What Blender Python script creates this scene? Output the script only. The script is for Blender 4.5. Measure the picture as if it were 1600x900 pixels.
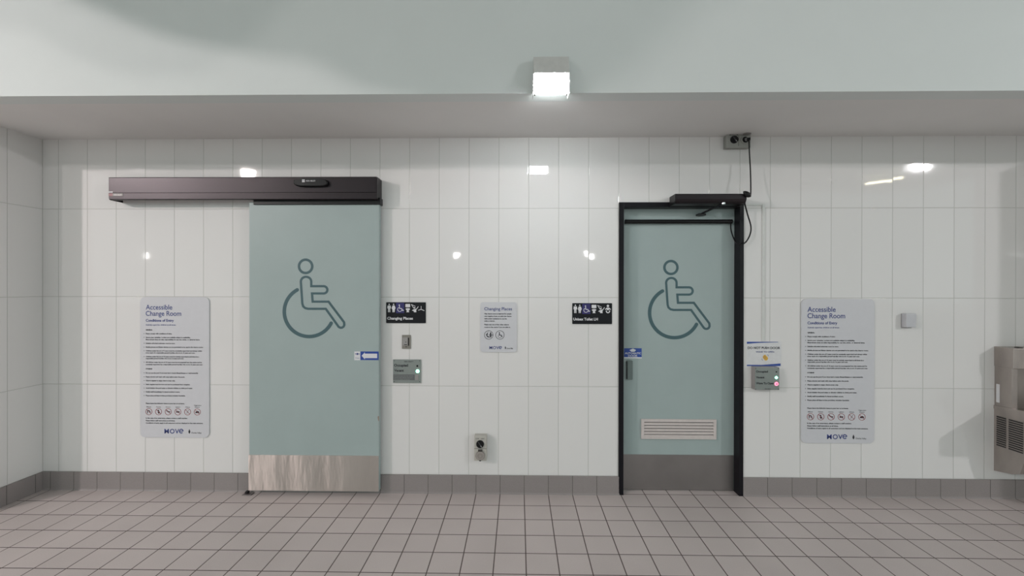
import bpy, bmesh, math, random
from mathutils import Vector, Matrix
random.seed(7)
PI = math.pi
S = bpy.context.scene
COL = S.collection
for o in list(bpy.data.objects):
    bpy.data.objects.remove(o)

# ------------------------------------------------------------------ camera
CAM_Y, CAM_Z, F = -3.325, 1.615, 664.5
YAW, PITCH, ROLL = 0.01589, 0.00185, 0.00154
_cy, _sy, _cp, _sp = math.cos(YAW), math.sin(YAW), math.cos(PITCH), math.sin(PITCH)
FW = Vector((-_sy*_cp, _cy*_cp, -_sp))
_r0 = Vector((_cy, _sy, 0)); _u0 = _r0.cross(FW)
RT = _r0*math.cos(ROLL) + _u0*math.sin(ROLL)
UP = -_r0*math.sin(ROLL) + _u0*math.cos(ROLL)
cd = bpy.data.cameras.new('camera'); cam = bpy.data.objects.new('camera', cd); COL.objects.link(cam)
cd.sensor_width = 36.0; cd.lens = 36.0*F/1600.0; cd.clip_start = 0.05; cd.clip_end = 200
cam.matrix_world = Matrix.Translation((0, CAM_Y, CAM_Z)) @ Matrix((RT, UP, -FW)).transposed().to_4x4()
S.camera = cam

def P(px, py, y=0.0):
    """real position on the plane at depth y that the photograph shows at (px, py)"""
    d = FW + RT*((px-800)/F) + UP*((450-py)/F)
    s = (y-CAM_Y)/d.y
    return d.x*s, CAM_Z + d.z*s

# ------------------------------------------------------------------ world, exposure
S.view_settings.view_transform = 'Standard'; S.view_settings.look = 'None'
S.view_settings.gamma = 1.0; S.view_settings.use_curve_mapping = False
S.view_settings.exposure = 0.0
w = bpy.data.worlds.new('world'); S.world = w; w.use_nodes = True
w.node_tree.nodes['Background'].inputs[0].default_value = (0.82, 1.0, 0.975, 1)
w.node_tree.nodes['Background'].inputs[1].default_value = 0.84

def area(name, loc, target, sx, sy, power, col, parent=None, spread=PI):
    l = bpy.data.lights.new(name, 'AREA'); l.shape = 'RECTANGLE'; l.size = sx; l.size_y = sy
    l.energy = power; l.color = col; l.spread = spread
    o = bpy.data.objects.new(name, l); COL.objects.link(o)
    d = Vector(target)-Vector(loc)
    q = d.to_track_quat('-Z', 'Y').to_matrix().to_4x4()
    o.matrix_world = Matrix.Translation(loc) @ q
    if parent: 
        o.parent = parent; o.matrix_parent_inverse = parent.matrix_world.inverted()
    return o
WARM = (1.0, 0.95, 0.90); COOL = (0.86, 1.0, 0.99)
LAMP_LEFT = ((-6.30, -6.66, 4.30), 75, (1.0, 0.92, 0.88))
LAMP_SIDE = ((-8.45, -6.00, 4.42), 435, (1.0, 0.89, 0.885))
LAMP_RIGHT = ((8.86, -6.30, 4.30), 245, (1.0, 0.98, 1.0))
FAR = [((-33.0, -34.0, 4.3), 60, (1.0, .98, .95)), ((-5.2, -33.0, 4.3), 50, (1.0, .98, .95)), ((5.9, -33.0, 4.3), 50, (1.0, .98, .95))]

# ------------------------------------------------------------------ mesh helpers
def obj(name, bm, m, parent=None, smooth=False, loc=None):
    bmesh.ops.recalc_face_normals(bm, faces=bm.faces)
    me = bpy.data.meshes.new(name); bm.to_mesh(me); bm.free()
    me.materials.append(m)
    if smooth:
        for p in me.polygons: p.use_smooth = True
    o = bpy.data.objects.new(name, me); COL.objects.link(o)
    if smooth:
        e = o.modifiers.new('edges', 'EDGE_SPLIT'); e.split_angle = math.radians(35)
    if parent:
        o.parent = parent
        o.matrix_parent_inverse = Matrix.Translation(parent.location).inverted()
    return o
def struct(name, bm, m, parent=None, smooth=False):
    o = obj(name, bm, m, parent, smooth)
    if not parent: o['kind'] = 'structure'
    return o
def thing(name, label, cat, loc, group=None):
    o = bpy.data.objects.new(name, None); COL.objects.link(o)
    o.empty_display_size = 0.05; o.location = loc
    o['label'] = label; o['category'] = cat
    if group: o['group'] = group
    return o
def tag(o, label, cat, group=None):
    o['label'] = label; o['category'] = cat
    if group: o['group'] = group
    return o
def add(bm, verts, faces):
    vs = [bm.verts.new(v) for v in verts]
    out = []
    for f in faces:
        try: out.append(bm.faces.new([vs[i] for i in f]))
        except ValueError: pass
    return vs, out
def box(bm, x0, x1, y0, y1, z0, z1, bev=0.0, seg=2):
    b = bmesh.new() if bev else bm
    v = [(x0,y0,z0),(x1,y0,z0),(x1,y1,z0),(x0,y1,z0),(x0,y0,z1),(x1,y0,z1),(x1,y1,z1),(x0,y1,z1)]
    add(b, v, [(0,1,2,3),(4,7,6,5),(0,4,5,1),(1,5,6,2),(2,6,7,3),(3,7,4,0)])
    if bev:
        bmesh.ops.recalc_face_normals(b, faces=b.faces)
        bmesh.ops.bevel(b, geom=b.edges[:], offset=bev, segments=seg, affect='EDGES', profile=0.5)
        merge(bm, b)
    return bm
def merge(bm, b):
    me = bpy.data.meshes.new('tmp'); b.to_mesh(me); b.free(); bm.from_mesh(me); bpy.data.meshes.remove(me)
def pbox(bm, px0, px1, py0, py1, yf, yb, bev=0.0, seg=2):
    """box whose FRONT face (depth yf) is where the photo shows px0..px1, py0..py1; it reaches back to yb"""
    cx, cy = (px0+px1)/2, (py0+py1)/2
    x0, x1 = P(px0, cy, yf)[0], P(px1, cy, yf)[0]; z1, z0 = P(cx, py0, yf)[1], P(cx, py1, yf)[1]
    return box(bm, x0, x1, yf, yb, z0, z1, bev, seg)
def prism(bm, pts, y0, y1):
    """outline [(x,z)...] extruded y0..y1"""
    n = len(pts)
    v = [(x, y0, z) for x, z in pts] + [(x, y1, z) for x, z in pts]
    add(bm, v, [tuple(range(n)), tuple(range(2*n-1, n-1, -1))] + [(i, (i+1) % n, n+(i+1) % n, n+i) for i in range(n)])
def xprism(bm, pts, x0, x1):
    """side profile [(y,z)...] extruded x0..x1"""
    n = len(pts)
    v = [(x0, y, z) for y, z in pts] + [(x1, y, z) for y, z in pts]
    add(bm, v, [tuple(range(n)), tuple(range(2*n-1, n-1, -1))] + [(i, (i+1) % n, n+(i+1) % n, n+i) for i in range(n)])
def rrect(x0, x1, z0, z1, r, n=6):
    out = []
    for cx, cz, a in ((x1-r, z1-r, 0), (x0+r, z1-r, 90), (x0+r, z0+r, 180), (x1-r, z0+r, 270)):
        for k in range(n+1):
            t = math.radians(a+90*k/n); out.append((cx+r*math.cos(t), cz+r*math.sin(t)))
    return out
def disc(bm, cx, cz, r, y0, y1, n=32, r2=None):
    r2 = r if r2 is None else r2   # r at y0 (front), r2 at y1
    v = [(cx+r*math.cos(2*PI*k/n), y0, cz+r*math.sin(2*PI*k/n)) for k in range(n)] + \
        [(cx+r2*math.cos(2*PI*k/n), y1, cz+r2*math.sin(2*PI*k/n)) for k in range(n)]
    add(bm, v, [tuple(range(n)), tuple(range(2*n-1, n-1, -1))] + [(i, (i+1) % n, n+(i+1) % n, n+i) for i in range(n)])
def ring(bm, cx, cz, r0, r1, y0, y1, n=40):
    for k in range(n):
        a, b = 2*PI*k/n, 2*PI*(k+1)/n
        q = [(cx+r*math.cos(t), cz+r*math.sin(t)) for r, t in ((r0, a), (r1, a), (r1, b), (r0, b))]
        prism(bm, q, y0, y1)
def stroke(bm, pts, wd, y0, y1, closed=False, cap=True):
    """a flat line of width wd through [(x,z)...], y0..y1 thick, mitred"""
    n = len(pts); L, R = [], []
    for i in range(n):
        a = pts[(i-1) % n] if (closed or i) else None
        c = pts[(i+1) % n] if (closed or i < n-1) else None
        p = pts[i]; ns = []
        for s, e in ((a, p), (p, c)):
            if s is not None and e is not None:
                d = Vector((e[0]-s[0], e[1]-s[1]))
                if d.length > 1e-9: d.normalize(); ns.append(Vector((-d.y, d.x)))
        m = sum(ns, Vector((0, 0))); m.normalize()
        k = wd/2/max(0.5, m.dot(ns[0]))
        L.append((p[0]+m.x*k, p[1]+m.y*k)); R.append((p[0]-m.x*k, p[1]-m.y*k))
    for i in range(n if closed else n-1):
        j = (i+1) % n
        prism(bm, [L[i], L[j], R[j], R[i]], y0, y1)
    if cap and not closed:
        for p in (pts[0], pts[-1]): disc(bm, p[0], p[1], wd/2, y0+1e-5, y1, 20)
def arc(cx, cz, r, a0, a1, n=16):
    return [(cx+r*math.cos(math.radians(a0+(a1-a0)*k/n)), cz+r*math.sin(math.radians(a0+(a1-a0)*k/n))) for k in range(n+1)]
def tube(bm, pts, r, n=10):
    """round tube through 3-D points"""
    pts = [Vector(p) for p in pts]; rings = []
    up = None
    for i, p in enumerate(pts):
        d = (pts[min(i+1, len(pts)-1)]-pts[max(i-1, 0)]).normalized()
        if up is None:
            up = d.orthogonal().normalized()
        up = (up - d*up.dot(d)).normalized(); s = d.cross(up)
        rings.append([bm.verts.new(p + (up*math.cos(2*PI*k/n) + s*math.sin(2*PI*k/n))*r) for k in range(n)])
    for a, b in zip(rings, rings[1:]):
        for k in range(n): bm.faces.new((a[k], a[(k+1) % n], b[(k+1) % n], b[k]))
    bm.faces.new(rings[0]); bm.faces.new(rings[-1][::-1])
def spline(pts, m=8):
    pts = [Vector(p) for p in pts]; out = []
    for i in range(len(pts)-1):
        p0, p1, p2, p3 = pts[max(i-1, 0)], pts[i], pts[i+1], pts[min(i+2, len(pts)-1)]
        for k in range(m):
            t = k/m
            out.append(0.5*((2*p1)+(p2-p0)*t+(2*p0-5*p1+4*p2-p3)*t*t+(3*p1-p0-3*p2+p3)*t**3))
    return out+[pts[-1]]

_tc = {}
def glyphs(bm, s, x0, x1, zb, h, y, bold=0.0, res=3):
    """lettering: string s fitted so it runs x0..x1, baseline zb, capital height h, on the plane y"""
    key = (s, bold, res)
    if key not in _tc:
        c = bpy.data.curves.new('t', 'FONT'); c.body = s; c.resolution_u = res; c.offset = bold
        o = bpy.data.objects.new('t', c); COL.objects.link(o)
        me = bpy.data.meshes.new_from_object(o.evaluated_get(bpy.context.evaluated_depsgraph_get()))
        vs = [tuple(v.co) for v in me.vertices]; fs = [tuple(p.vertices) for p in me.polygons]
        bpy.data.objects.remove(o); bpy.data.curves.remove(c); bpy.data.meshes.remove(me)
        _tc[key] = (vs, fs)
    vs, fs = _tc[key]
    if not vs: return
    a = min(v[0] for v in vs); b = max(v[0] for v in vs)
    cap = 0.69 + 2*bold
    sx = (x1-x0)/(b-a) if x1 is not None else h/cap
    sz = h/cap
    add(bm, [(x0+(v[0]-a)*sx, y, zb+v[1]*sz) for v in vs], fs)

# ------------------------------------------------------------------ materials
def N(nt, t, **kw):
    n = nt.nodes.new(t)
    for k, v in kw.items(): setattr(n, k, v)
    return n
def mat(name, col, rough=0.5, metal=0.0, var=0.04, scale=30.0, bump=0.0, spec=0.5, emit=0.0, ecol=None, stretch=None, rvar=0.0, coat=0.0):
    m = bpy.data.materials.new(name); m.use_nodes = True; nt = m.node_tree; b = nt.nodes['Principled BSDF']
    b.inputs['Roughness'].default_value = rough; b.inputs['Metallic'].default_value = metal
    b.inputs['Specular IOR Level'].default_value = spec
    b.inputs['Coat Weight'].default_value = coat
    tc = N(nt, 'ShaderNodeTexCoord'); mp = N(nt, 'ShaderNodeMapping')
    nt.links.new(tc.outputs['Object'], mp.inputs[0])
    if stretch: mp.inputs['Scale'].default_value = stretch
    nz = N(nt, 'ShaderNodeTexNoise'); nz.inputs['Scale'].default_value = scale; nz.inputs['Detail'].default_value = 4
    nt.links.new(mp.outputs[0], nz.inputs['Vector'])
    r = N(nt, 'ShaderNodeValToRGB'); nt.links.new(nz.outputs[0], r.inputs[0])
    r.color_ramp.elements[0].position = 0.3; r.color_ramp.elements[1].position = 0.7
    r.color_ramp.elements[0].color = tuple(max(0, c*(1-var)) for c in col)+(1,)
    r.color_ramp.elements[1].color = tuple(min(1, c*(1+var)) for c in col)+(1,)
    nt.links.new(r.outputs[0], b.inputs['Base Color'])
    if rvar:
        mr = N(nt, 'ShaderNodeMapRange'); mr.inputs['To Min'].default_value = rough-rvar; mr.inputs['To Max'].default_value = rough+rvar
        nt.links.new(nz.outputs[0], mr.inputs[0]); nt.links.new(mr.outputs[0], b.inputs['Roughness'])
    if bump:
        bp = N(nt, 'ShaderNodeBump'); bp.inputs['Distance'].default_value = bump
        nt.links.new(nz.outputs[0], bp.inputs['Height']); nt.links.new(bp.outputs[0], b.inputs['Normal'])
    if emit:
        b.inputs['Emission Color'].default_value = (ecol or col)+(1,); b.inputs['Emission Strength'].default_value = emit
    return m
def tile_mat(name, axes, w, h, u0, v0, grout, c0, gcol, rough, tilt=0.0, bumpd=0.0012, edge=0.005, var=0.02, speck=0.0, spec=0.5, vjoint=True, grough=0.8):
    m = bpy.data.materials.new(name); m.use_nodes = True; nt = m.node_tree; b = nt.nodes['Principled BSDF']
    L = nt.links.new
    geo = N(nt, 'ShaderNodeNewGeometry'); sep = N(nt, 'ShaderNodeSeparateXYZ'); L(geo.outputs['Position'], sep.inputs[0])
    def M(op, a, bb=None, cc=None):
        n = N(nt, 'ShaderNodeMath', operation=op)
        for i, x in enumerate((a, bb, cc)):
            if x is None: continue
            if isinstance(x, (int, float)): n.inputs[i].default_value = x
            else: L(x, n.inputs[i])
        return n.outputs[0]
    U = M('DIVIDE', M('SUBTRACT', sep.outputs[axes[0]], u0), w); V = M('DIVIDE', M('SUBTRACT', sep.outputs[axes[1]], v0), h)
    iu, iv = M('FLOOR', U), M('FLOOR', V)
    fu, fv = M('SUBTRACT', U, iu), M('SUBTRACT', V, iv)
    du = M('MULTIPLY', M('MINIMUM', fu, M('SUBTRACT', 1.0, fu)), w)
    dv = M('MULTIPLY', M('MINIMUM', fv, M('SUBTRACT', 1.0, fv)), h)
    d = M('MINIMUM', du, dv) if vjoint else du
    mr = N(nt, 'ShaderNodeMapRange'); mr.interpolation_type = 'SMOOTHSTEP'; L(d, mr.inputs[0])
    mr.inputs['From Min'].default_value = grout*0.35; mr.inputs['From Max'].default_value = grout*0.65
    cmb = N(nt, 'ShaderNodeCombineXYZ'); L(iu, cmb.inputs[0]); L(iv, cmb.inputs[1])
    wn = N(nt, 'ShaderNodeTexWhiteNoise'); L(cmb.outputs[0], wn.inputs[0])
    nz = N(nt, 'ShaderNodeTexNoise'); nz.inputs['Scale'].default_value = 260.0 if speck else 3.0; nz.inputs['Detail'].default_value = 3
    L(geo.outputs['Position'], nz.inputs['Vector'])
    nl = N(nt, 'ShaderNodeTexNoise'); nl.inputs['Scale'].default_value = 1.6; nl.inputs['Detail'].default_value = 3; L(geo.outputs['Position'], nl.inputs['Vector'])
    k = M('ADD', 1.0, M('MULTIPLY', M('SUBTRACT', wn.outputs['Value'], 0.5), 2*var))
    k = M('ADD', k, M('MULTIPLY', M('SUBTRACT', nz.outputs[0], 0.5), 2*speck if speck else 0.01))
    k = M('ADD', k, M('MULTIPLY', M('SUBTRACT', nl.outputs[0], 0.5), 0.25 if speck else 0.0))
    vm = N(nt, 'ShaderNodeVectorMath', operation='SCALE'); vm.inputs[0].default_value = c0; L(k, vm.inputs['Scale'])
    mx = N(nt, 'ShaderNodeMix', data_type='RGBA'); L(mr.outputs[0], mx.inputs['Factor'])
    mx.inputs['A'].default_value = gcol+(1,); L(vm.outputs[0], mx.inputs['B']); L(mx.outputs['Result'], b.inputs['Base Color'])
    rr = N(nt, 'ShaderNodeMapRange'); L(mr.outputs[0], rr.inputs[0]); rr.inputs['To Min'].default_value = grough; rr.inputs['To Max'].default_value = rough
    L(rr.outputs[0], b.inputs['Roughness']); b.inputs['Specular IOR Level'].default_value = spec
    hh = N(nt, 'ShaderNodeMapRange'); hh.interpolation_type = 'SMOOTHSTEP'; L(d, hh.inputs[0]); hh.inputs['From Max'].default_value = edge
    hsum = hh.outputs[0]
    if speck: hsum = M('ADD', hsum, M('MULTIPLY', nz.outputs[0], 0.25))
    else: hsum = M('ADD', hsum, M('MULTIPLY', nl.outputs[0], 0.35))
    bp = N(nt, 'ShaderNodeBump'); bp.inputs['Distance'].default_value = bumpd; L(hsum, bp.inputs['Height'])
    if tilt:
        s1 = N(nt, 'ShaderNodeVectorMath', operation='SUBTRACT'); L(wn.outputs['Color'], s1.inputs[0]); s1.inputs[1].default_value = (.5, .5, .5)
        s2 = N(nt, 'ShaderNodeVectorMath', operation='SCALE'); L(s1.outputs[0], s2.inputs[0]); s2.inputs['Scale'].default_value = tilt
        s3 = N(nt, 'ShaderNodeVectorMath', operation='ADD'); L(s2.outputs[0], s3.inputs[0]); L(geo.outputs['Normal'], s3.inputs[1])
        s4 = N(nt, 'ShaderNodeVectorMath', operation='NORMALIZE'); L(s3.outputs[0], s4.inputs[0]); L(s4.outputs[0], bp.inputs['Normal'])
    L(bp.outputs[0], b.inputs['Normal'])
    return m
TW, TH, TX, TZ = 0.23361, 0.69578, -3.4271, 0.1435        # wall tile size and origin
FT, FX, FY = 0.18804, -0.519, 0.0058                      # floor tile size and origin
M_wall = tile_mat('glazed_wall_tile', (0, 2), TW, TH, TX, TZ, 0.0035, (.775, .762, .752), (.50, .50, .47), 0.035, tilt=0.006)
M_wall_side = tile_mat('glazed_side_tile', (1, 2), TW, TH, -0.235, TZ, 0.0035, (.775, .762, .752), (.50, .50, .47), 0.035, tilt=0.006)
M_floor = tile_mat('grey_floor_tile', (0, 1), FT, FT, FX, FY, 0.006, (.57, .505, .49), (.10, .072, .065), 0.45, tilt=0.004, bumpd=0.0015, var=0.035, speck=0.16, spec=0.4)
M_skirt = tile_mat('grey_skirting_tile', (0, 2), FT, 5.0, FX, -1, 0.0035, (.285, .255, .25), (.10, .09, .085), 0.5, bumpd=0.001, var=0.03, speck=0.16, spec=0.35, vjoint=False)
M_skirt_side = tile_mat('grey_side_skirting_tile', (1, 2), FT, 5.0, -0.06, -1, 0.0035, (.285, .255, .25), (.10, .09, .085), 0.5, bumpd=0.001, var=0.03, speck=0.16, spec=0.35, vjoint=False)
M_paint = mat('white_wall_paint', (.70, .745, .735), 0.6, var=0.01, scale=4)
M_ceil = mat('ceiling_paint', (.76, .755, .745), 0.7, var=0.015, scale=3)
M_door = mat('sage_door_paint', (.36, .435, .43), 0.38, var=0.02, scale=5)
M_symbol = mat('dark_teal_vinyl', (.055, .115, .13), 0.4)
M_anod = mat('dark_anodised_aluminium', (.022, .016, .019), 0.34, metal=0.5, var=0.08, scale=8, stretch=(1, 40, 60))
M_black = mat('black_powder_coat', (.007, .006, .009), 0.4, spec=0.22)
M_blackp = mat('black_plastic', (.006, .006, .007), 0.32, spec=0.3)
M_steel = mat('brushed_stainless', (.64, .565, .53), 0.35, metal=1.0, var=0.06, scale=2.2, bump=0.013, stretch=(3.2, 1, 0.7), rvar=0.05)
_nt = M_steel.node_tree; _b = _nt.nodes['Principled BSDF']; _b.inputs['Anisotropic'].default_value = 0.98
_tg = N(_nt, 'ShaderNodeCombineXYZ'); _tg.inputs[2].default_value = 1.0; _nt.links.new(_tg.outputs[0], _b.inputs['Tangent'])
M_steel2 = mat('satin_stainless', (.30, .275, .27), 0.42, metal=0.85, var=0.06, scale=5)
M_fount = mat('brushed_fountain_steel', (.42, .375, .35), 0.38, metal=0.75, var=0.10, scale=14, stretch=(1, 1, 0.3))
M_fountd = mat('dark_slot', (.02, .02, .02), 0.6)
M_chrome = mat('chrome', (.75, .75, .75), 0.12, metal=1.0, var=0.0)
M_signw = mat('white_sign_panel', (.63, .63, .66), 0.38, var=0.01)
M_navy = mat('navy_ink', (.035, .055, .22), 0.5)
M_ink = mat('black_ink', (.015, .015, .022), 0.5)
M_red = mat('dark_red_ink', (.30, .06, .07), 0.5)
M_sblack = mat('black_sign_acrylic', (.008, .008, .011), 0.35, spec=0.25)
M_sblue = mat('deep_blue_panel', (.025, .02, .13), 0.35)
M_swhite = mat('white_raised_print', (.72, .72, .74), 0.45)
M_blue = mat('blue_sticker_film', (.02, .065, .33), 0.35)
M_plate = mat('grey_etched_plate', (.27, .30, .285), 0.38, metal=0.35, var=0.04)
M_plated = mat('dark_grey_label', (.14, .145, .15), 0.4)
M_bezel = mat('pale_grey_metal_box', (.36, .34, .335), 0.35, metal=0.4)
M_gpo = mat('pale_grey_outlet_plastic', (.50, .48, .44), 0.4)
M_gpo2 = mat('weathered_grey_outlet_plastic', (.34, .345, .32), 0.45)
M_gpog = mat('grey_socket_lid', (.30, .27, .25), 0.35)
M_gasket = mat('dark_gasket', (.05, .045, .04), 0.6)
M_whitep = mat('white_plastic', (.55, .55, .58), 0.35)
M_trunk = mat('white_duct_plastic', (.66, .67, .65), 0.35)
M_vent = mat('pale_vent_metal', (.62, .56, .54), 0.4)
M_paper = mat('white_paper', (.70, .70, .71), 0.3, coat=0.3)
M_yellow = mat('yellow_ink', (.72, .42, .05), 0.5)
M_green = mat('green_led', (.1, .9, .55), 0.3, emit=6.0, ecol=(.25, 1.0, .62))
M_redled = mat('red_led', (.9, .1, .2), 0.3, emit=2.0, ecol=(1.0, .22, .33))
M_lamp = mat('lamp_diffuser', (.95, .93, .88), 0.3, emit=118.0, ecol=(.91, .97, 1.0))
M_lampback = mat('dim_back_lens', (.95, .93, .88), 0.3, emit=44.0, ecol=(.95, 1.0, 1.0))
M_lamph = mat('light_grey_lamp_housing', (.60, .60, .58), 0.4)

# ------------------------------------------------------------------ setting
ZC = 2.783          # soffit underside
YF = -0.75          # front face of the bulkhead above
XL, YL = P(67, 450)[0], -0.375        # left return wall
XR, YR = 4.50, -0.966                 # right return wall
CEIL = 4.55
bm = bmesh.new(); box(bm, -42, 42, -42, 0.4, -0.15, 0.0); struct('floor', bm, M_floor)
# back wall with the opening of the hinged door
dx0, dx1 = P(968, 450)[0], P(1161, 450)[0]; dzt = P(1065, 316.5)[1]
bm = bmesh.new()
box(bm, XL-0.3, dx0, 0, 0.3, 0, ZC); box(bm, dx1, XR+0.3, 0, 0.3, 0, ZC); box(bm, dx0, dx1, 0, 0.3, dzt, ZC)
struct('wall_back', bm, M_wall)
bm = bmesh.new(); box(bm, XL-4.5, XL, YL, 0.0, 0, ZC); struct('wall_left', bm, M_wall_side)
bm = bmesh.new(); box(bm, XR, XR+4.5, YR, 0.0, 0, ZC); struct('wall_right', bm, M_wall_side)
bm = bmesh.new()
box(bm, XL-4.5, XR+4.5, YF, 0.3, ZC, ZC+0.02); struct('ceiling', bm, M_ceil)
bm = bmesh.new(); box(bm, XL-4.5, XR+4.5, YF-0.012, YF+0.1, ZC-0.001, CEIL, 0.0); struct('trim_1', bm, M_paint)
bm = bmesh.new(); box(bm, -11, 12, -10, YF+0.1, CEIL, CEIL+0.1); struct('ceiling_hall', bm, M_paint)
# added unseen blocker under the hall ceiling, outline shaped to shadow the bulkhead
bm = bmesh.new(); prism(bm, [(-5.4, CEIL), (-5.08, 3.80), (-4.74, 3.66), (-4.30, 3.64), (-4.03, 3.476), (-3.77, 3.47), (-3.57, 3.60), (-3.33, 3.84), (-3.1, CEIL)], -3.15, -2.85)
struct('shadow_blocker', bm, M_paint)
# skirting
d1b = P(391, 450)[0]
def skirt_profile(t=0.010, h=TZ): return [(0, 0), (-t-0.006, 0), (-t-0.002, 0.006), (-t, 0.014), (-t, h-0.002), (-t+0.002, h), (0, h)]
bm = bmesh.new()
xprism(bm, skirt_profile(), XL, dx0-0.001); xprism(bm, skirt_profile(), dx1+0.001, XR)
struct('baseboard_back', bm, M_skirt)
bm = bmesh.new(); box(bm, XL, XL+0.010, YL, -0.010, 0, TZ, 0.002); struct('baseboard_left', bm, M_skirt_side)
bm = bmesh.new(); box(bm, XR-0.010, XR, YR, -0.010, 0, TZ, 0.002); struct('baseboard_right', bm, M_skirt_side)

# ------------------------------------------------------------------ wheelchair symbol for the doors
def wheelchair(bm, ox, oy, y):
    """outlined wheelchair user; (ox, oy) shifts it in the photo's pixels"""
    def q(x, z): return P(430+x/6+ox, 390+z/6+oy, y)
    k = 0.005/6
    cx, cz = q(285, 157)
    ring(bm, cx, cz, 50.5*k*0.99, 74*k*0.99, y-0.0006, y+0.0004, 56)
    body = [(338, 343), (455, 343)] + [(455+34*math.sin(t), 377-34*math.cos(t)) for t in [PI*i/10 for i in range(1, 10)]] + \
        [(455, 411), (345, 411), (351, 488), (500, 488), (645, 681)] + \
        [(617+31*math.cos(t), 702+31*math.sin(t)) for t in [math.radians(a) for a in (-20, 10, 40, 70, 95, 120, 140)]] + \
        [(474, 555), (310, 555), (282, 549), (262, 532), (254, 505), (240, 300)] + \
        [(289-49*math.cos(t), 300-45*math.sin(t)) for t in [PI*i/10 for i in range(1, 10)]] + [(338, 300)]
    stroke(bm, [q(*p) for p in body], 21*k, y-0.0006, y+0.0004, closed=True)
    a0 = math.degrees(math.atan2(207, -113)); a1 = 360+math.degrees(math.atan2(-108, 207))
    wheel = [(318+233*math.cos(math.radians(a)), 582-233*math.sin(math.radians(a))) for a in [a0+(a1-a0)*i/48 for i in range(49)]]
    stroke(bm, [q(*p) for p in wheel], 33*k, y-0.0006, y+0.0004)

# ------------------------------------------------------------------ door_1: sliding door
Y1 = -0.065
bm = bmesh.new(); pbox(bm, 389.5, 592.3, 316, 766.6, Y1, Y1+0.04, 0.0015)
door1 = struct('door_1', bm, M_door)
bm = bmesh.new(); wheelchair(bm, 0, 0, Y1-0.0005); obj('wheelchair_symbol', bm, M_symbol, door1)
bm = bmesh.new(); pbox(bm, 388.2, 591.6, 711.5, 767.2, Y1-0.002, Y1+0.001, 0.0006); obj('kick_plate', bm, M_steel, door1)
bm = bmesh.new(); x, z = P(592.3, 655, Y1)
prism(bm, [(x-0.012, z+0.02), (x+0.0003, z+0.026), (x+0.0003, z-0.018), (x-0.008, z-0.008)], Y1-0.0006, Y1+0.0004)
obj('paint_chip', bm, mat('worn_edge', (.30, .24, .19), .6), door1)
# floor guide of the sliding door
g = thing('door_guide', 'small steel floor guide at the lower left corner of the sliding door', 'door guide', (P(384, 766, -0.06)[0], -0.06, 0))
gx = P(384, 766, -0.06)[0]
bm = bmesh.new(); box(bm, gx-0.022, gx+0.05, -0.075, -0.030, 0.0, 0.006, 0.001); obj('base_plate', bm, M_steel2, g)
bm = bmesh.new(); box(bm, gx-0.010, gx+0.012, -0.055, -0.030, 0.006, 0.022, 0.002); obj('guide_block', bm, M_blackp, g)

# sliding door header
HY = -0.115
hx0, hx1 = P(169.5, 296, HY)[0], P(588, 296, HY)[0]
hz1, hz0 = P(380, 276.3, HY)[1], P(380, 311.5, HY)[1]
hd = thing('sliding_door_header', 'long dark bronze metal header box above the sliding door', 'door operator', ((hx0+hx1)/2, 0, hz0))
bm = bmesh.new()
gz = hz0+(hz1-hz0)*0.30
xprism(bm, [(-0.0001, hz1), (HY+0.006, hz1), (HY, hz1-0.006), (HY, gz+0.0015), (HY+0.0035, gz), (HY, gz-0.0015), (HY, hz0+0.004), (HY+0.004, hz0), (HY+0.030, hz0), (HY+0.030, hz0+0.02), (-0.0001, hz0+0.02)], hx0+0.004, hx1)
obj('cover', bm, M_anod, hd)
bm = bmesh.new(); xprism(bm, [(-0.0001, hz1-0.001), (HY+0.018, hz1-0.001), (HY+0.002, hz1-0.014), (HY+0.002, hz0+0.006), (HY+0.010, hz0-0.001), (-0.0001, hz0-0.001)], hx1, hx1+0.0045)
obj('end_cap', bm, M_anod, hd)
bm = bmesh.new(); xprism(bm, [(-0.0001, hz1-0.001), (HY+0.004, hz1-0.001), (HY+0.002, hz1-0.004), (HY+0.002, hz0+0.012), (HY+0.014, hz0-0.002), (-0.0001, hz0-0.002)], hx0, hx0+0.0045)
obj('end_cap', bm, M_black, hd)
bm = bmesh.new(); t0 = P(396, 315, Y1-0.01)[0]; t1 = P(594, 315, Y1-0.01)[0]
box(bm, t0, t1, Y1-0.012, -0.012, P(500, 319.5, Y1-0.012)[1], hz0+0.02, 0.002); obj('track', bm, M_blackp, hd)
# sensor pod on the header
sp = bmesh.new(); sx0, sz1 = P(458.5, 279, HY-0.02); sx1, sz0 = P(512.5, 291.5, HY-0.02)
xs = (sx0+sx1)/2; zs = (sz0+sz1)/2; hw = (sx1-sx0)/2; hh = (sz1-sz0)/2
out = []
for i in range(48):
    t = 2*PI*i/48; c, s_ = math.cos(t), math.sin(t)
    e = 2/4.5 if abs(c) > 0 else 1
    out.append((xs+hw*math.copysign(abs(c)**0.42, c)+0.006*(-s_), zs+hh*math.copysign(abs(s_)**0.75, s_)))
lay = [(1.0, HY), (1.0, HY-0.014), (0.93, HY-0.024), (0.8, HY-0.029)]
rings_ = [[sp.verts.new((xs+(x-xs)*(1-(1-k)*0.35), y, zs+(z-zs)*k)) for x, z in out] for k, y in lay]
for a, b in zip(rings_, rings_[1:]):
    for i in range(48): sp.faces.new((a[i], a[(i+1) % 48], b[(i+1) % 48], b[i]))
sp.faces.new(rings_[-1]); sp.faces.new(rings_[0][::-1])
sens = obj('motion_sensor', sp, M_blackp, hd, smooth=True)
bm = bmesh.new(); yy = HY-0.0297; lx, lz = P(474, 282.5, yy)
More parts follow.
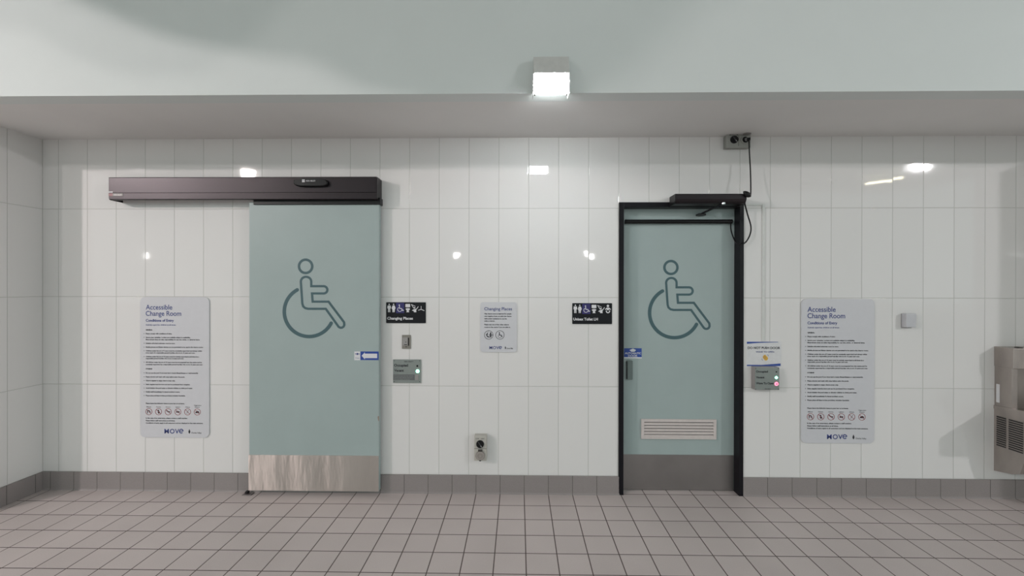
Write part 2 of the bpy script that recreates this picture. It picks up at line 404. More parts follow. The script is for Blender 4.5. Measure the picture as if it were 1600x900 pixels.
for a in (-1, 1):
    for b in (-1, 1): box(bm, lx+a*0.0055-0.0045, lx+a*0.0055+0.0045, yy, yy+0.001, lz+b*0.0055-0.0045, lz+b*0.0055+0.0045)
glyphs(bm, 'ASSA ABLOY', lx+0.018, P(493, 282, yy)[0], lz-0.005, 0.010, yy, 0.01)
obj('logo', bm, M_swhite, sens)
bm = bmesh.new(); x, z = P(465.5, 287.5, HY-0.028); disc(bm, x, z, 0.005, HY-0.0285, HY-0.02, 16); obj('sensor_lens', bm, M_chrome, sens)
bm = bmesh.new(); pbox(bm, 176, 191.8, 302, 306.3, HY-0.0012, HY+0.001)
lab = obj('maker_label', bm, mat('grey_label', (.16, .15, .14), .4), hd)
bm = bmesh.new(); pbox(bm, 169.6, 176, 302, 306.3, HY-0.0012, HY+0.001); obj('label_end', bm, mat('faded_red_label', (.22, .06, .07), .4), lab)
bm = bmesh.new(); pbox(bm, 169.6, 176, 299.3, 301, HY-0.0012, HY+0.001); obj('white_tape', bm, M_swhite, hd)
bm = bmesh.new(); a = P(178, 305.5, HY-0.0016); b = P(190, 305.5, HY-0.0016); glyphs(bm, 'ASSA ABLOY', a[0], b[0], a[1], 0.010, HY-0.0016, .02); obj('label_print', bm, M_bezel, lab)

# arrow sticker on the sliding door
ys = Y1-0.0012
st = thing('arrow_sticker', 'blue sticker with white arrow pointing left on edge of the sliding door', 'sticker', (P(573, 563, ys)[0], Y1, P(573, 563, ys)[1]))
bm = bmesh.new(); pbox(bm, 563, 591.6, 549.2, 562.6, ys, ys+0.0008); obj('blue_panel', bm, M_blue, st)
bm = bmesh.new(); pbox(bm, 553.5, 563, 549.2, 562.8, ys, ys+0.0008); obj('white_panel', bm, M_swhite, st)
bm = bmesh.new(); ya = ys-0.0005
prism(bm, [P(a, b, ya) for a, b in ((565, 555.8), (570, 550.5), (570, 552.6), (589.3, 552.6), (589.3, 559.6), (570, 559.6), (570, 561.5))], ya, ya+0.0004)
obj('arrow', bm, M_swhite, st)
bm = bmesh.new(); cx, cz = P(558.4, 553, ya); disc(bm, cx, cz, 0.008, ya, ya+0.0004, 20)
for s_ in (-1, 1): prism(bm, [(cx+s_*0.019, cz), (cx+s_*0.011, cz+0.006), (cx+s_*0.011, cz-0.006)], ya, ya+0.0004)
a = P(555.5, 560, ya); b = P(561.5, 560, ya); glyphs(bm, 'Press', a[0], b[0], a[1], 0.007, ya, .02)
obj('eye_symbol', bm, M_navy, st)

# ------------------------------------------------------------------ door_2: hinged door in black frame
FYF, Y2 = -0.010, 0.075
fx0, fx1 = P(967.3, 450, FYF)[0], P(1162.2, 450, FYF)[0]
fzt = P(1065, 315.8, FYF)[1]; fi0 = P(974.8, 450, FYF)[0]; fi1 = P(1155.8, 450, FYF)[0]; fiz = P(1065, 323.5, FYF)[1]
bm = bmesh.new(); box(bm, fi0-0.02, fi1+0.02, Y2, Y2+0.04, P(1065, 765.3, Y2)[1], fiz+0.02)
door2 = struct('door_2', bm, M_door)
bm = bmesh.new()
def frame_piece(b, x0, x1, z0, z1): box(b, x0, x1, FYF, 0.16, z0, z1, 0.0015)
frame_piece(bm, fx0, fi0, 0, fzt); frame_piece(bm, fi1, fx1, 0, fzt); frame_piece(bm, fi0, fi1, fiz, fzt)
# stops behind the leaf
obj('door_frame', bm, M_black, door2)
bm = bmesh.new(); wheelchair(bm, 570.8, 1.8, Y2-0.0005); obj('wheelchair_symbol', bm, M_symbol, door2)
bm = bmesh.new(); box(bm, fi0+0.001, fi1-0.002, Y2-0.002, Y2+0.001, P(1065, 765.6, Y2)[1], P(1065, 710.5, Y2)[1], 0.0005); obj('kick_plate', bm, M_steel2, door2)
# louvre
vx0, vz1 = P(1001.5, 654.3, Y2); vx1, vz0 = P(1118.5, 686, Y2)
bm = bmesh.new(); fw_ = 0.022
yv = Y2-0.012
box(bm, vx0, vx0+fw_, yv, Y2, vz0, vz1, .001); box(bm, vx1-fw_, vx1, yv, Y2, vz0, vz1, .001)
box(bm, vx0+fw_, vx1-fw_, yv, Y2, vz1-fw_, vz1, .001); box(bm, vx0+fw_, vx1-fw_, yv, Y2, vz0, vz0+0.015, .001)
vent = obj('vent_louvre', bm, M_vent, door2)
bm = bmesh.new(); box(bm, vx0+fw_, vx1-fw_, Y2-0.0015, Y2, vz0+0.015, vz1-fw_); obj('vent_backing', bm, M_fountd, vent)
hs = (vz1-fw_-vz0-0.015)/5
for i in range(5):
    bm = bmesh.new(); zt = vz1-fw_-i*hs
    xprism(bm, [(Y2-0.0016, zt-0.007), (Y2-0.004, zt-0.008), (yv-0.001, zt-hs+0.004), (yv-0.001, zt-hs+0.0005), (Y2-0.0016, zt-hs+0.003)], vx0+fw_, vx1-fw_)
    obj('vent_slat', bm, M_vent, vent)
# handle plate
bm = bmesh.new(); x0, z1 = P(979.5, 563.2, Y2-0.01); x1, z0 = P(988.5, 593.5, Y2-0.01)
prism(bm, rrect(x0, x1, z0, z1, 0.008), Y2-0.012, Y2)
hdl = obj('door_handle', bm, mat('grey_green_handle', (.16, .20, .195), .45), door2)
bm = bmesh.new(); box(bm, x0-0.002, x0+0.0045, Y2-0.014, Y2-0.002, z0+0.006, z1-0.006, .001); obj('finger_grip', bm, M_blackp, hdl)
# automatic door sticker
ys = Y2-0.0012
st = thing('automatic_door_sticker', 'blue and white sticker above the handle of the black-framed door', 'sticker', (P(989, 560, ys)[0], Y2, P(989, 560, ys)[1]))
bm = bmesh.new(); pbox(bm, 975.2, 1002.6, 544.2, 558, ys, ys+0.0008); obj('blue_panel', bm, M_blue, st)
bm = bmesh.new(); pbox(bm, 975.2, 1002.8, 558, 560, ys, ys+0.0008)
ya = ys-0.0005
prism(bm, [P(a, b, ya) for a, b in ((983.5, 547), (989, 544.6), (994, 547), (991.5, 549.6), (986.5, 549.6))], ya, ya+.0004)
for s_, a, b, c in (('AUTOMATIC', 976.5, 1001.5, 553.3), ('DOOR', 981.5, 996, 557.4)):
    p, q_ = P(a, c, ya), P(b, c, ya); glyphs(bm, s_, p[0], q_[0], p[1], 0.0155, ya, .02)
obj('white_print', bm, M_swhite, st)

# safety sensor bar along the head of the door
ysb = Y2-0.040
bar = thing('sensor_bar', 'black horizontal sensor bar across the top of the black-framed door', 'sensor', (P(1061, 346, ysb)[0], Y2, P(1061, 349, ysb)[1]))
x0, zz = P(977.5, 345.8, ysb); x1 = P(1145.3, 345.8, ysb)[0]; r_ = 0.0165
bm = bmesh.new(); xprism(bm, [(ysb+r_+r_*math.cos(t)*1.0, zz+r_*math.sin(t)) for t in [2*PI*i/20 for i in range(20)]], x0+0.004, x1-0.004)
box(bm, x0+0.02, x1-0.02, ysb+r_, Y2, zz-0.010, zz+0.010)
obj('bar_housing', bm, M_blackp, bar, smooth=True)
for xa, xb in ((x0, x0+0.006), (x1-0.006, x1)):
    bm = bmesh.new(); xprism(bm, [(ysb+r_+(r_+.001)*math.cos(t), zz+(r_+.001)*math.sin(t)) for t in [2*PI*i/20 for i in range(20)]], xa, xb); obj('end_cap', bm, M_black, bar)
bm = bmesh.new()
pts = [(1142, 349, ysb+0.01), (1141.8, 356, ysb+0.005), (1143.6, 365, ysb), (1147.4, 374.5, 0.012), (1151, 379.5, -0.016), (1156, 382, -0.020), (1164.5, 379, -0.024), (1171.5, 367.5, -0.028), (1173.3, 354, -0.030), (1168.3, 336, -0.045), (1164.6, 322, -0.07), (1163.5, 316.5, -0.09)]
tube(bm, spline([(P(a, b, c)[0], c, P(a, b, c)[1]) for a, b, c in pts], 6), 0.0052, 8)
obj('sensor_cable', bm, M_blackp, bar, smooth=True)

# swing door operator
OY = -0.135
ox0, ox1 = P(1055.5, 310, OY)[0], P(1167, 310, OY)[0]
oz1, oz0 = P(1100, 302.3, OY)[1], P(1100, 317.6, OY)[1]
op = thing('door_closer', 'black automatic door operator box on top of the black door frame', 'door closer', ((ox0+ox1)/2, FYF, oz0))
bm = bmesh.new()
xprism(bm, [(FYF, oz1), (OY+0.010, oz1), (OY, oz1-0.010), (OY, oz0+0.032), (OY+0.006, oz0+0.016), (OY+0.020, oz0+0.004), (OY+0.034, oz0), (FYF, oz0)], ox0+0.004, ox1-0.006)
obj('housing', bm, M_anod, op)
bm = bmesh.new(); xprism(bm, [(FYF, oz1-0.001), (OY+0.012, oz1-0.001), (OY+0.004, oz1-0.011), (OY+0.003, oz0+0.032), (OY+0.018, oz0+0.008), (OY+0.034, oz0-0.001), (FYF, oz0-0.001)], ox0, ox0+0.004); obj('end_cap', bm, M_blackp, op)
bm = bmesh.new(); xprism(bm, [(FYF, oz1-0.001), (OY+0.012, oz1-0.001), (OY+0.004, oz1-0.011), (OY+0.003, oz0+0.032), (OY+0.018, oz0+0.008), (OY+0.034, oz0-0.001), (FYF, oz0-0.001)], ox1-0.006, ox1); obj('end_cap', bm, M_blackp, op)
bx, bz = P(1130, 315.5, OY+0.03)
bm = bmesh.new()
for k, (r0, z0, z1) in enumerate(((0.013, bz-0.014, oz0+0.012), (0.017, bz-0.018, bz-0.006))):
    n = 20; v = [(bx+r0*math.cos(2*PI*i/n), OY+0.03+r0*math.sin(2*PI*i/n), z) for z in (z0, z1) for i in range(n)]
    add(bm, v, [tuple(range(n)), tuple(range(n, 2*n))]+[(i, (i+1) % n, n+(i+1) % n, n+i) for i in range(n)])
arm_p = obj('pivot', bm, M_chrome, op, smooth=True)
ex, ez = P(1096, 334.8, Y2-0.045)
bm = bmesh.new(); A = Vector((bx, OY+0.03, bz-0.012)); B = Vector((ex+0.004, Y2-0.045, ez+0.006))
d = (B-A).normalized(); s_ = d.cross(Vector((0, 0, 1))).normalized()*0.011; u_ = s_.cross(d).normalized()*0.004
v = [A-s_-u_, A+s_-u_, A+s_+u_, A-s_+u_, B-s_-u_, B+s_-u_, B+s_+u_, B-s_+u_]
add(bm, [tuple(p) for p in v], [(0, 1, 2, 3), (4, 5, 6, 7), (0, 1, 5, 4), (1, 2, 6, 5), (2, 3, 7, 6), (3, 0, 4, 7)])
obj('arm', bm, M_black, op)
bm = bmesh.new(); box(bm, ex-0.026, ex+0.034, Y2-0.052, Y2-0.0005, ez-0.008, ez+0.006, .002); obj('arm_shoe', bm, M_blackp, op)

# small black antenna pod on the right end of the operator
p1x, p1z = P(1160.5, 299.2, OY-0.004); p2x, p2z = P(1172.2, 308, OY-0.004)
bm = bmesh.new()
A = Vector((p1x, OY-0.010, p1z)); B = Vector((p2x, OY-0.010, p2z)); prof = [0.001, 0.010, 0.015, 0.018, 0.0195, 0.019, 0.017, 0.012, 0.001]
n = 16; d = (B-A).normalized(); e1 = Vector((0, 1, 0)); e2 = d.cross(e1).normalized(); rr_ = []
for i, r0 in enumerate(prof):
    c = A+(B-A)*(i/(len(prof)-1))
    rr_.append([bm.verts.new(c+(e1*math.cos(2*PI*k/n)*0.9+e2*math.sin(2*PI*k/n))*r0) for k in range(n)])
for a, b in zip(rr_, rr_[1:]):
    for k in range(n): bm.faces.new((a[k], a[(k+1) % n], b[(k+1) % n], b[k]))
pod = obj('sensor_pod', bm, M_blackp, None, smooth=True)
tag(pod, 'small tilted black pod clipped to the right end of the door operator', 'sensor')

# ------------------------------------------------------------------ power outlets
def outlet_plate(root, x0, x1, z0, z1, yb, yf, m):
    bm = bmesh.new(); box(bm, x0, x1, yf*0.45, yb, z0, z1, 0.003); obj('mounting_box', bm, m, root)
    bm = bmesh.new(); box(bm, x0+0.0015, x1-0.0015, yf*0.45-0.004, yf*0.45, z0+.0015, z1-.0015); obj('gasket', bm, M_gasket, root)
    bm = bmesh.new(); box(bm, x0, x1, yf, yf*0.45-0.004, z0, z1, 0.003); return obj('face_plate', bm, m, root)
def dial(root, cx, cz, r, yf):
    bm = bmesh.new(); disc(bm, cx, cz, r, yf-0.010, yf, 32, r*1.06); d_ = obj('rotary_switch', bm, M_blackp, root, smooth=True)
    bm = bmesh.new(); a = math.radians(-55); c_, s2 = math.cos(a), math.sin(a)
    prism(bm, [(cx+u*c_-v*s2, cz+u*s2+v*c_) for u, v in ((-r*.8, -.0035), (r*.8, -.0035), (r*.8, .0035), (-r*.8, .0035))], yf-0.017, yf-0.0095)
    k = obj('switch_grip', bm, mat('dark_grip', (.05, .05, .055), .35), d_)
    bm = bmesh.new(); prism(bm, [(cx+u*c_-v*s2, cz+u*s2+v*c_) for u, v in ((r*.3, -.0012), (r*.78, -.0012), (r*.78, .0012), (r*.3, .0012))], yf-0.0176, yf-0.0168)
    obj('pointer_mark', bm, M_swhite, d_)
# lower outlet
yf = -0.057
x0, z1 = P(740.9, 681, yf); x1, z0 = P(760.3, 720.2, yf)
po = thing('power_outlet', 'pale grey weatherproof power outlet with round socket low on the wall between the doors', 'power outlet', ((x0+x1)/2, 0, z0))
fp = outlet_plate(po, x0, x1, z0, z1, 0, yf, M_gpo)
bm = bmesh.new(); zm = P(750, 701, yf)[1]; box(bm, x0+0.001, x1-0.001, yf-0.0006, yf+0.0005, zm-0.0016, zm+0.0016); obj('seam', bm, M_gasket, po)
cx, cz = P(750.2, 693.8, yf); dial(po, cx, cz, 0.0285, yf)
bm = bmesh.new()
for s_, a, b in (('OFF', 743, 748.5), ('ON', 751.5, 756.5)):
    p = P(a, 686.2, yf-.0006); q_ = P(b, 686.2, yf-.0006); glyphs(bm, s_, p[0], q_[0], p[1], 0.0075, yf-0.0007, .02)
obj('switch_lettering', bm, M_ink, po)
cx, cz = P(750.4, 711.5, yf)
bm = bmesh.new(); disc(bm, cx, cz, 0.035, yf-0.012, yf, 36, 0.036); lid = obj('socket_lid', bm, M_gpog, po, smooth=True)
bm = bmesh.new(); ring(bm, cx, cz, 0.024, 0.029, yf-0.014, yf-0.012, 32); disc(bm, cx, cz, 0.006, yf-0.015, yf-0.012, 16); obj('lid_ridge', bm, mat('worn_grey_plastic', (.40, .36, .34), .35), lid)
bm = bmesh.new(); box(bm, cx-0.016, cx+0.016, yf-0.012, yf, cz+0.031, cz+0.046, .002); obj('lid_hinge', bm, M_gasket, lid)
bm = bmesh.new(); box(bm, cx-0.007, cx+0.007, yf-0.013, yf, cz-0.041, cz-0.033, .002); obj('lid_catch', bm, M_blackp, lid)

# upper outlet beneath the soffit
yf = -0.050
x0, z1 = P(1135, 208.8, yf); x1, z0 = P(1173, 230.5, yf); z1 = min(z1, ZC-0.003)
pu = thing('power_outlet', 'grey weatherproof double power outlet high on the wall beneath the soffit', 'power outlet', ((x0+x1)/2, 0, z0))
outlet_plate(pu, x0, x1, z0, z1, 0, yf, M_gpo2)
xm = (x0+x1)/2
bm = bmesh.new(); box(bm, xm-0.0014, xm+0.0014, yf-0.0006, yf+0.0005, z0+0.012, z1-0.002); obj('seam', bm, M_gasket, pu)
cx, cz = P(1147, 218.2, yf); dial(pu, cx, cz, 0.028, yf)
bm = bmesh.new()
for a in (1140.7, 1152): p = P(a, 210.8, yf); bm = bmesh.new(); disc(bm, p[0], p[1], 0.0042, yf-0.001, yf, 14); obj('screw', bm, M_gasket, pu)
cx, cz = P(1163.7, 218.8, yf)
bm = bmesh.new(); disc(bm, cx, cz, 0.030, yf-0.010, yf, 32, 0.032); sk = obj('socket', bm, M_gpo2, pu, smooth=True)
bm = bmesh.new(); disc(bm, cx, cz, 0.023, yf-0.0106, yf-0.009, 28); obj('socket_well', bm, M_blackp, sk)
# raised transparent-grey lid over the socket
bm = bmesh.new()
lidp = [(yf-0.004+0.0*k, 0) for k in range(1)]
n = 24; v = []
for i in range(n):
    t = 2*PI*i/n; a = 0.030*math.cos(t); b = 0.030*(1+math.sin(t))
    v.append((cx+0.003+a, yf-0.008-b*0.62, cz+0.032+b*0.10)); 
for i in range(n):
    t = 2*PI*i/n; a = 0.030*math.cos(t); b = 0.030*(1+math.sin(t))
    v.append((cx+0.003+a, yf-0.008-b*0.62, cz+0.035+b*0.10))
add(bm, v, [tuple(range(n)), tuple(range(2*n-1, n-1, -1))]+[(i, (i+1) % n, n+(i+1) % n, n+i) for i in range(n)])
obj('raised_lid', bm, M_bezel, sk)
# plug and cord
cd0 = thing('power_cord', 'black power cord with plug hanging from the high outlet to the door operator', 'cord', (P(1170, 219, -0.08)[0], -0.08, P(1170, 305, -0.08)[1]))
bm = bmesh.new(); A = (cx+0.002, yf-0.0125, cz-0.002); bx_, bz_ = P(1170, 217.5, -0.088)
tube(bm, [A, (cx+0.006, yf-0.022, cz), (bx_-0.006, -0.084, bz_+0.002)], 0.013, 14); obj('plug', bm, mat('clear_grey_plug', (.30, .31, .30), .25), cd0, smooth=True)
bm = bmesh.new(); tube(bm, [(bx_-0.012, -0.082, bz_+0.001), (bx_+0.010, -0.090, bz_+0.002)], 0.011, 12); obj('plug_collar', bm, M_blackp, cd0, smooth=True)
bm = bmesh.new()
pts = [(1170, 218.5, -0.088), (1170.4, 224, -0.090), (1171, 240, -0.088), (1172.3, 262, -0.090), (1173, 285, -0.105), (1173, 300, -0.125), (1172.6, 307, OY-0.010)]
tube(bm, spline([(P(a, b, c)[0], c, P(a, b, c)[1]) for a, b, c in pts], 6), 0.0048, 8); obj('cable', bm, M_blackp, cd0, smooth=True)

# ------------------------------------------------------------------ conditions-of-entry boards
GEN = [  # (text, x0, x1, y) in the board's own units (108 wide, 220 high)
 ('GENERAL', 227.9, 238.5, 515.5, 0),
 ('Please comply with conditions of entry.', 227.9, 269.2, 521.4, 1),
 ('Secure your valuables. Lockers are available subject to availability.', 227.9, 298, 527.3, 1),
 ('Management does not take responsibility for any lost, stolen, or damaged items.', 227.9, 312.7, 530.7, 0),
 ('Suitable soft-soled swimwear must be worn.', 227.9, 274, 536.6, 1),
 ('Mobile phones and filming devices are not permitted to be used in the change rooms.', 227.9, 318, 542.5, 1),
 ('Children under the age of 5 years must be constantly supervised and always within', 227.9, 315.9, 548.3, 1),
 ('arms reach of a responsible parent/guardian who is age 16 years and over.', 227.9, 305.2, 551.5, 0),
 ('Children under the age of 10 years must be actively supervised at all times by a', 227.9, 311.3, 557.4, 1),
 ('responsible parent/guardian who is age 16 years and over.', 227.9, 287.9, 560.3, 0),
 ('All children under the age of 10 years must be accompanied into the centre and be', 227.9, 315.9, 566.2, 1),
 ('constantly supervised by a responsible parent/guardian who is age 16 years and over.', 227.9, 317.2, 569.7, 0),
 ('HYGIENE', 227.9, 238, 576.6, 0),
 ('Do not use the pool if you have had a recent illness/disease or gastroenteritis.', 227.9, 310.3, 583, 1),
 ('Please shower and wash with soap before using the pools.', 227.9, 289.2, 589.1, 1),
 ('Change nappies in nappy change areas only.', 227.9, 274, 595, 1),
 ('Swim nappies must be worn and can be purchased from reception.', 227.9, 297.5, 600.9, 1),
 ('Avoid drinking the pool water or allowing children to drink pool water.', 227.9, 301.2, 606.7, 1),
 ('Notify staff immediately if a faecal accident occurs.', 227.9, 281.5, 612.6, 1),
 ('Please place all litter in bins provided, including bandaids.', 227.9, 290, 618.5, 1),
 ('Please leave the following items in your bag or at home.', 227.9, 288.7, 630.7, 0)]
def move_logo(bm, X, Z, k, y, x0, x1, yb, hgt):
    w4 = (x1-x0)
    for ch, a, b in (('M', 0, .235), ('O', .285, .535), ('V', .55, .775)):
        glyphs(bm, ch, X(x0+w4*a), X(x0+w4*b), Z(yb), hgt*k, y, .02, 5)
    xs_, zs_ = X(x0+w4*.885), Z(yb)+hgt*k/2
    r0 = hgt*k/2; th = hgt*k*.2
    stroke(bm, arc(xs_, zs_, r0-th/2, 0, 315, 24), th, y-0.0001, y+0.0003, cap=False)
    stroke(bm, [(xs_-r0+th, zs_), (xs_+r0-th/2, zs_)], th*.8, y-0.0001, y+0.0003, cap=False)
def tree_logo(bm, X, Z, k, y, x, yb, h, xt0, xt1):
    zb = Z(yb)
    prism(bm, [(X(x)-0.10*h*k, zb), (X(x)+0.10*h*k, zb), (X(x)+0.22*h*k, zb+.45*h*k), (X(x), zb+h*k), (X(x)-0.22*h*k, zb+.4*h*k)], y-0.0001, y+0.0003)
    glyphs(bm, 'City of Charles Valley'[8:], X(xt0), X(xt1), zb, 2.2*k, y, .01)
def entry_board(pxl, pxr, pyt, pyb, label, side):
    yf = -0.008
    xa, zt = P(pxl, pyt, yf); xb, zb = P(pxr, pyb, yf)
    k = (xb-xa)/108.0; kz = (zt-zb)/220.0
    X = lambda u: xa+(u-219)*k
    Z = lambda v: zt-(v-464)*kz
    t = thing('sign_board', label, 'sign', ((xa+xb)/2, 0, zb), 'conditions of entry boards')
    bm = bmesh.new(); prism(bm, rrect(xa, xb, zb, zt, 0.040, 10), yf, 0.0)
    obj('panel', bm, M_signw, t)
    y = yf-0.0006
    bm = bmesh.new()
    glyphs(bm, 'Accessible', X(227.9), X(269.5), Z(483.6), 7.6*k, y, 0.012, 5)
    glyphs(bm, 'Change Room', X(227.9), X(283.5), Z(493.4), 7.6*k, y, 0.012, 5)
    glyphs(bm, 'Conditions of Entry', X(227.9), X(271.9), Z(502.6), 4.2*k, y, 0.03)
    glyphs(bm, 'Actively supervise children at all times.', X(227.9), X(275.3), Z(508.6), 2.1*k, y, 0.02, 2)
    obj('heading', bm, M_navy, t)
    bm = bmesh.new()
    for s, x0, x1, yc, bl in GEN:
        glyphs(bm, s, X(x0), X(x1), Z(yc+0.85), 1.9*k, y, 0.05 if s.isupper() else 0.04, 2)
        if bl: disc(bm, X(225.2), Z(yc), 0.55*k, y-.0001, y+.0003, 8)
    for i, s in enumerate(('Meat', 'Peanuts', 'Knives', 'Lighters', 'Glass', 'Firearms')):
        c = 232.7+15.2*i
        glyphs(bm, s, X(c-3.6), X(c+3.6), Z(637), 1.6*k, y, 0.015, 2)
    glyphs(bm, 'Cigarettes', X(303.5), X(315), Z(634.2), 1.6*k, y, 0.015, 2)
    tree_logo(bm, X, Z, k, y, 296.3, 677.5, 7, 299.5, 315.3)
    for s, x1, yc in (('In the case of an emergency, please contact a staff member.', 293.5, 653.7), ('Please follow staff instructions at all times.', 274, 657.7), ('Conditions of entry apply to all customers and are displayed at the main entrance.', 317.7, 661.4)):
        glyphs(bm, s, X(227.9), X(x1), Z(yc+0.85), 1.9*k, y, 0.04, 2)
    obj('small_print', bm, M_ink, t)
    for i in range(6):
        cx, cz = X(232.7+15.2*i), Z(643.7); bm = bmesh.new()
        ring(bm, cx, cz, 4.55*k, 5.2*k, y-.0004, y+.0003, 28)
        stroke(bm, [(cx-3.4*k, cz+3.4*k), (cx+3.4*k, cz-3.4*k)], 0.6*k, y-.0004, y+.0003, cap=False)
        rs = obj('prohibition_symbol', bm, M_red, t)
        bm = bmesh.new()
        if i == 0: stroke(bm, [(cx-2*k, cz-2.2*k), (cx-2*k, cz+2*k), (cx+k, cz+1.5*k), (cx+2.2*k, cz-1*k)], 1.0*k, y-.0002, y+.0003)
        elif i == 1: disc(bm, cx-.3*k, cz+1.5*k, 1.3*k, y-.0002, y+.0003, 14); disc(bm, cx+.5*k, cz-1.2*k, 1.6*k, y-.0002, y+.0003, 14)
        elif i == 2: stroke(bm, [(cx-2.5*k, cz+2*k), (cx, cz), (cx+2.5*k, cz-.2*k)], 1.5*k, y-.0002, y+.0003)
        elif i == 3: box(bm, cx-2.6*k, cx+2.6*k, y-.0002, y+.0003, cz-1.2*k, cz+0.8*k)
        elif i == 4: stroke(bm, [(cx-1.5*k, cz-2.5*k), (cx+1.5*k, cz+2.5*k)], 0.5*k, y-.0002, y+.0003)
        else: prism(bm, [(cx-3*k, cz-1.7*k), (cx+3*k, cz-1.7*k), (cx+2.6*k, cz+.3*k), (cx+.8*k, cz+1.6*k), (cx-1.4*k, cz+.8*k), (cx-2.8*k, cz)], y-.0002, y+.0003)
        obj('pictogram', bm, M_ink, rs)
    bm = bmesh.new(); move_logo(bm, X, Z, k, y, 257.2, 287, 677.6, 7.2); obj('logo', bm, M_navy, t)
    return t
entry_board(219, 326.6, 464, 684, 'tall white conditions of entry sign left of the sliding door', 0)
entry_board(1252.3, 1366, 467, 693, 'tall white conditions of entry sign right of the black-framed door', 1)

# changing places board
yf = -0.006
xa, zt = P(750.5, 472, yf); xb, zb = P(807.5, 550.3, yf); k = (xb-xa)/57.0
X = lambda u: xa+(u-750.5)*k
Z = lambda v: zt-(v-472)*k
t = thing('sign_board', 'small white rounded sign headed in blue on the wall midway between the doors', 'sign', ((xa+xb)/2, 0, zb))
bm = bmesh.new(); prism(bm, rrect(xa, xb, zb, zt, 0.022, 8), yf, 0); obj('panel', bm, M_signw, t)
y = yf-.0006
bm = bmesh.new(); glyphs(bm, 'Changing Places', X(756.8), X(800), Z(484.8), 5.0*k, y, 0.012, 5); obj('heading', bm, M_navy, t)
bm = bmesh.new()
for s, x1, yc in (('This change room is designed for people', 799, 490.2), ('who require a hoist, an adult size change', 799, 494), ('table and/or assistance to use the', 792, 497.8), ('toilet or shower.', 773.5, 501.4), ('Please use one of the other change', 795, 507), ('rooms at the centre if you are able to.', 797.5, 511)):
    glyphs(bm, s, X(756.8), X(x1), Z(yc+.9), 2.0*k, y, .04, 2)
tree_logo(bm, X, Z, k, y, 789.8, 545, 4.5, 791.5, 801.5)
obj('small_print', bm, M_ink, t)
for i, cxp in enumerate((763.7, 781.2)):
    cx, cz = X(cxp), Z(523.2); bm = bmesh.new()
    ring(bm, cx, cz, 6.3*k, 7.0*k, y-.0002, y+.0003, 36)
    if i == 1:
        disc(bm, cx-1*k, cz+3.6*k, 0.9*k, y-.0002, y+.0003, 12)
        stroke(bm, [(cx-.9*k, cz+2.6*k), (cx-.7*k, cz-.3*k), (cx+2*k, cz-.3*k), (cx+3.4*k, cz-2.8*k)], 1.2*k, y-.0002, y+.0003)
        stroke(bm, arc(cx-.3*k, cz-1.5*k, 2.5*k, 120, 350, 16), .55*k, y-.0002, y+.0003)
    else:
        stroke(bm, [(cx-3.5*k, cz+.5*k), (cx-2*k, cz-2.5*k), (cx+.8*k, cz-3.2*k)], 1.5*k, y-.0002, y+.0003)
        disc(bm, cx-2.2*k, cz+1.5*k, 1.1*k, y-.0002, y+.0003, 12)
        stroke(bm, [(cx-.5*k, cz+5*k), (cx-2.5*k, cz+3*k)], .5*k, y-.0002, y+.0003)
        disc(bm, cx+3*k, cz+3*k, 1.1*k, y-.0002, y+.0003, 12)
        stroke(bm, [(cx+3*k, cz+2*k), (cx+3*k, cz-3*k)], 2.0*k, y-.0002, y+.0003); stroke(bm, [(cx+.6*k, cz), (cx+6*k, cz)], 1.0*k, y-.0002, y+.0003)
    obj('pictogram', bm, M_ink, t)
bm = bmesh.new(); move_logo(bm, X, Z, k, y, 764.8, 784.2, 545.2, 4.7); obj('logo', bm, M_navy, t)

